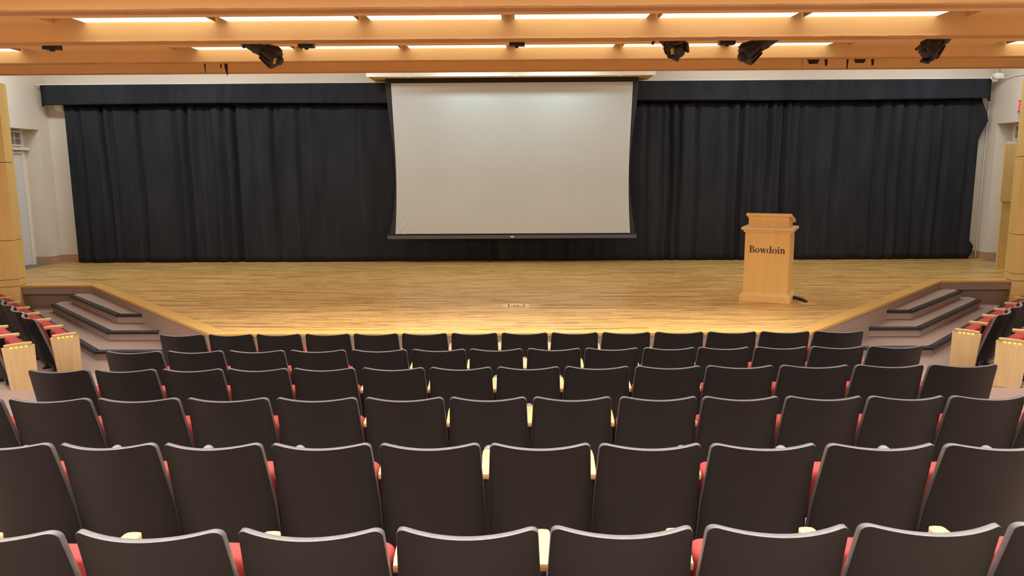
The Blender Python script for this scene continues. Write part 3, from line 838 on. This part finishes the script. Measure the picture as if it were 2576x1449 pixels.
# ------------------------------------------------------------------ stage lamps on the ceiling
def stage_lamp(loc, d, label, variant=0):
    r = empty('stage_lamp', loc, label=label, cat='stage light', group='black stage lamps under the ceiling')
    d = Vector(d).normalized(); q0 = d.to_track_quat('Z', 'Y').to_matrix().to_4x4()
    T_ = q0
    b = MB()
    b.lathe([(.045, -.10), (.062, -.09), (.064, .10), (.070, .11), (.070, .13), (.064, .14), (.064, .20), (.072, .21)], 20, T_)
    b.build('lens_tube', M['fixture'], r, smooth=True, angle=30)
    b = MB()
    b.lathe([(.070, .20), (.078, .24), (.105, .31), (.115, .36), (.108, .385), (.085, .39)], 8, T_)
    hs = b.build('lamp_housing', M['fixture'], r, smooth=False)
    b = MB()
    for k in range(12):
        a = 2 * math.pi * k / 12
        m = T_ @ Matrix.Rotation(a, 4, 'Z')
        b.prism([(.072, .215), (.092, .215), (.126, .34), (.124, .37), (.10, .37)], -.005, .005, axis='y', mtx=m)
    b.build('cooling_ribs', M['fixture'], hs)
    b = MB(); b.box(.03, .078, -.03, .03, .37, .402, mtx=T_ @ Matrix.Rotation(R(200), 4, 'Z')); b.build('warning_sticker', M['yellow'], hs)
    b = MB(); b.lathe([(.05, .385), (.05, .43), (.035, .445)], 12, T_); b.build('lamp_cap', M['fixture'], hs)
    if variant:
        for a_ in (20, 110, 250):
            b = MB(); m = T_ @ Matrix.Rotation(R(a_), 4, 'Z')
            b.box(.075, .10, -.045, .045, .34, .45, mtx=m, bev=.003)
            for k in range(4): b.box(.096, .106, -.05, .05, .35 + k * .026, .36 + k * .026, mtx=m)
            b.build('shutter_handle', M['fixture'], hs)
    # yoke and clamp going up to the ceiling
    side = d.cross(Vector((0, 0, 1))).normalized()
    b = MB()
    for s in (-1, 1): b.tube([side * s * .085 + d * .06, side * s * .09 + Vector((0, 0, .09)), side * s * .03 + Vector((0, 0, .13))], .010, 6)
    b.box(-.02, .02, -.02, .02, .10, 4.14 - loc[2])
    b.build('yoke', M['fixture'], r)
    b = MB(); b.tube([side * .085 + d * .06, side * .12 + d * .05 + Vector((0, 0, -.01)), side * .14 + d * .03 + Vector((0, 0, -.07))], [.010, .014, .018], 8)
    b.build('lock_knob', M['fixture'], r)
    return r
zl = 3.98
stage_lamp((-2.84, 8.45, 4.05), (.86, -.10, -.50), 'black stage lamp pointing down right, left of the screen')
stage_lamp((1.66, 8.50, 4.07), (.22, -.80, -.42), 'short black stage lamp with colour frame, above the right edge of the screen', 1)
stage_lamp((2.84, 8.45, 4.06), (-.84, -.10, -.52), 'black stage lamp pointing down left, above the lectern')
stage_lamp((4.72, 8.45, 4.09), (-.62, -.25, -.45), 'black stage lamp at the far right of the ceiling', 1)
for i, (x, lab) in enumerate(((-5.02, 'small black box under the ceiling near the left edge'), (-2.22, 'small black box under the ceiling right of the left stage lamp'), (.08, 'small black box under the ceiling above the middle of the screen'), (2.36, 'small black box under the ceiling between two stage lamps'))):
    r = empty('ceiling_connector_box', (x, 8.55, 4.0), label=lab, cat='connector box', group='small black connector boxes under the ceiling')
    q = MB(); q.box(-.085, .085, -.05, .05, -.005, .141, bev=.004); q.build('case', M['black_metal'], r)
    q = MB(); q.box(-.02, .015, -.02, .02, -.022, -.005); q.build('socket', M['black_metal'], r)
for i, (x, lab) in enumerate(((-3.86, 'black flood lamp with two narrow barn doors, hanging left above the stage'), (3.92, 'black flood lamp with barn doors, left one of the right pair'), (4.52, 'black flood lamp with wide barn doors, right one of the right pair'))):
    r = empty('barn_door_lamp', (x, 10.25, 4.235), label=lab, cat='stage light', group='flood lamps with barn doors behind the beams')
    q = MB(); q.box(-.11, .11, -.09, .10, -.12, .16, bev=.01); q.box(-.02, .02, -.02, .02, .15, .32); q.build('lamp_housing', M['fixture'], r)
    def flap(poly, y): 
        q = MB(); q.prism(poly, y, y + .004, axis='y'); q.build('barn_door', M['black_metal'], r)
    if i == 0:
        flap([(-.16, -.1), (-.13, -.1), (-.142, -.30), (-.15, -.30)], -.08); flap([(.10, -.1), (.155, -.1), (.15, -.30), (.143, -.345), (.115, -.25)], -.08)
        q = MB(); q.tube([(.065, -.08, -.1), (.065, -.08, -.24)], .009, 6); q.build('knob', M['black_metal'], r)
    else:
        flap([(-.12, -.1), (.12, -.1), (.055, -.24 + .005 * i), (-.055, -.25 + .01 * i)], -.08)
        flap([(.135, -.1), (.19, -.1), (.185, -.25), (.16, -.27)], -.07)
        flap([(-.175, -.1), (-.135, -.1), (-.15, -.30), (-.162, -.31)] if i == 2 else [(-.155, -.1), (-.145, -.1), (-.13, -.31)], -.07)

# ------------------------------------------------------------------ small wall things
cam_ = empty('wall_speaker', (10.38, 16.82, 4.58), label='small white ceiling camera with a looped cable at the upper right of the stage', cat='camera')
cam_.name = 'security_camera'
q = MB(); q.lathe([(.02, -.09), (.06, -.07), (.075, -.02), (.075, .03), (.05, .05)], 8, Matrix.Rotation(R(90), 4, 'Y')); q.box(.0, .10, -.05, .05, -.05, .05, bev=.006); q.build('housing', M['white_trim'], cam_)
q = MB(); q.tube([(.03, 0, .05), (.03, 0, .72)], .012, 8); q.build('mount_rod', M['grey_cap'], cam_)
q = MB(); q.tube([(-.04 + .0 + -.10 * math.sin(a) * 1.0, 0, -.03 + .075 * math.cos(a)) for a in [math.pi * 1.1 * k / 12 for k in range(13)]], .009, 8)
q.tube([(.08, 0, -.03), (.17, -.04, -.04), (.205, -.3, -.03), (.205, -1.0, -.05), (.205, -1.9, -.04)], .009, 8); q.build('cable', M['white_trim'], cam_)
q = MB(); q.tube([(WX - .03, 17.36, .6), (WX - .03, 17.36, 4.3)], .011, 8); tag(q.build('wall_conduit', M['white_trim'], smooth=True), 'thin white conduit running down the right stage corner', 'conduit')
dm = MB(); dm.lathe([(.001, -.10), (.07, -.095), (.12, -.06), (.135, .0), (.135, .05)], 20, Matrix.Translation((-10.2, 17.32, 4.10)))
tag(dm.build('wall_dome', M['white_trim'], smooth=True, angle=50), 'white rounded fitting peeping out below the left end of the valance', 'wall fitting')
ex = empty('exit_sign', (WX - .02, 16.11, 3.90), label='grey exit sign with glowing red letters half hidden by the right column', cat='exit sign')
q = MB(); q.box(-.04, .02, -.19, .19, -.125, .125, bev=.006); q.build('housing', M['exit_box'], ex)
def exl(name, strokes):
    q = MB()
    for (a, b_, c, d_) in strokes: q.box(-.048, -.041, -c, -a, b_, d_)
    return q
S = []; t = .02; h = .085
x = -.165; S += [(x, -h, x + t, h), (x, h - t, x + .07, h), (x, -t / 2, x + .06, t / 2), (x, -h, x + .07, -h + t)]
q = exl('E', S)
for s in (-1, 1):   # X
    m = Matrix.Translation((0, .04, 0)) @ Matrix.Rotation(R(s * 22), 4, 'X')
    q.box(-.048, -.041, -t / 2, t / 2, -h, h, mtx=m)
q.box(-.048, -.041, -.045, -.025, -h, h)
q.box(-.048, -.041, -.125, -.105, -h, h); q.box(-.048, -.041, -.16, -.07, h - t, h)
q.build('lettering', M['red_led'], ex)
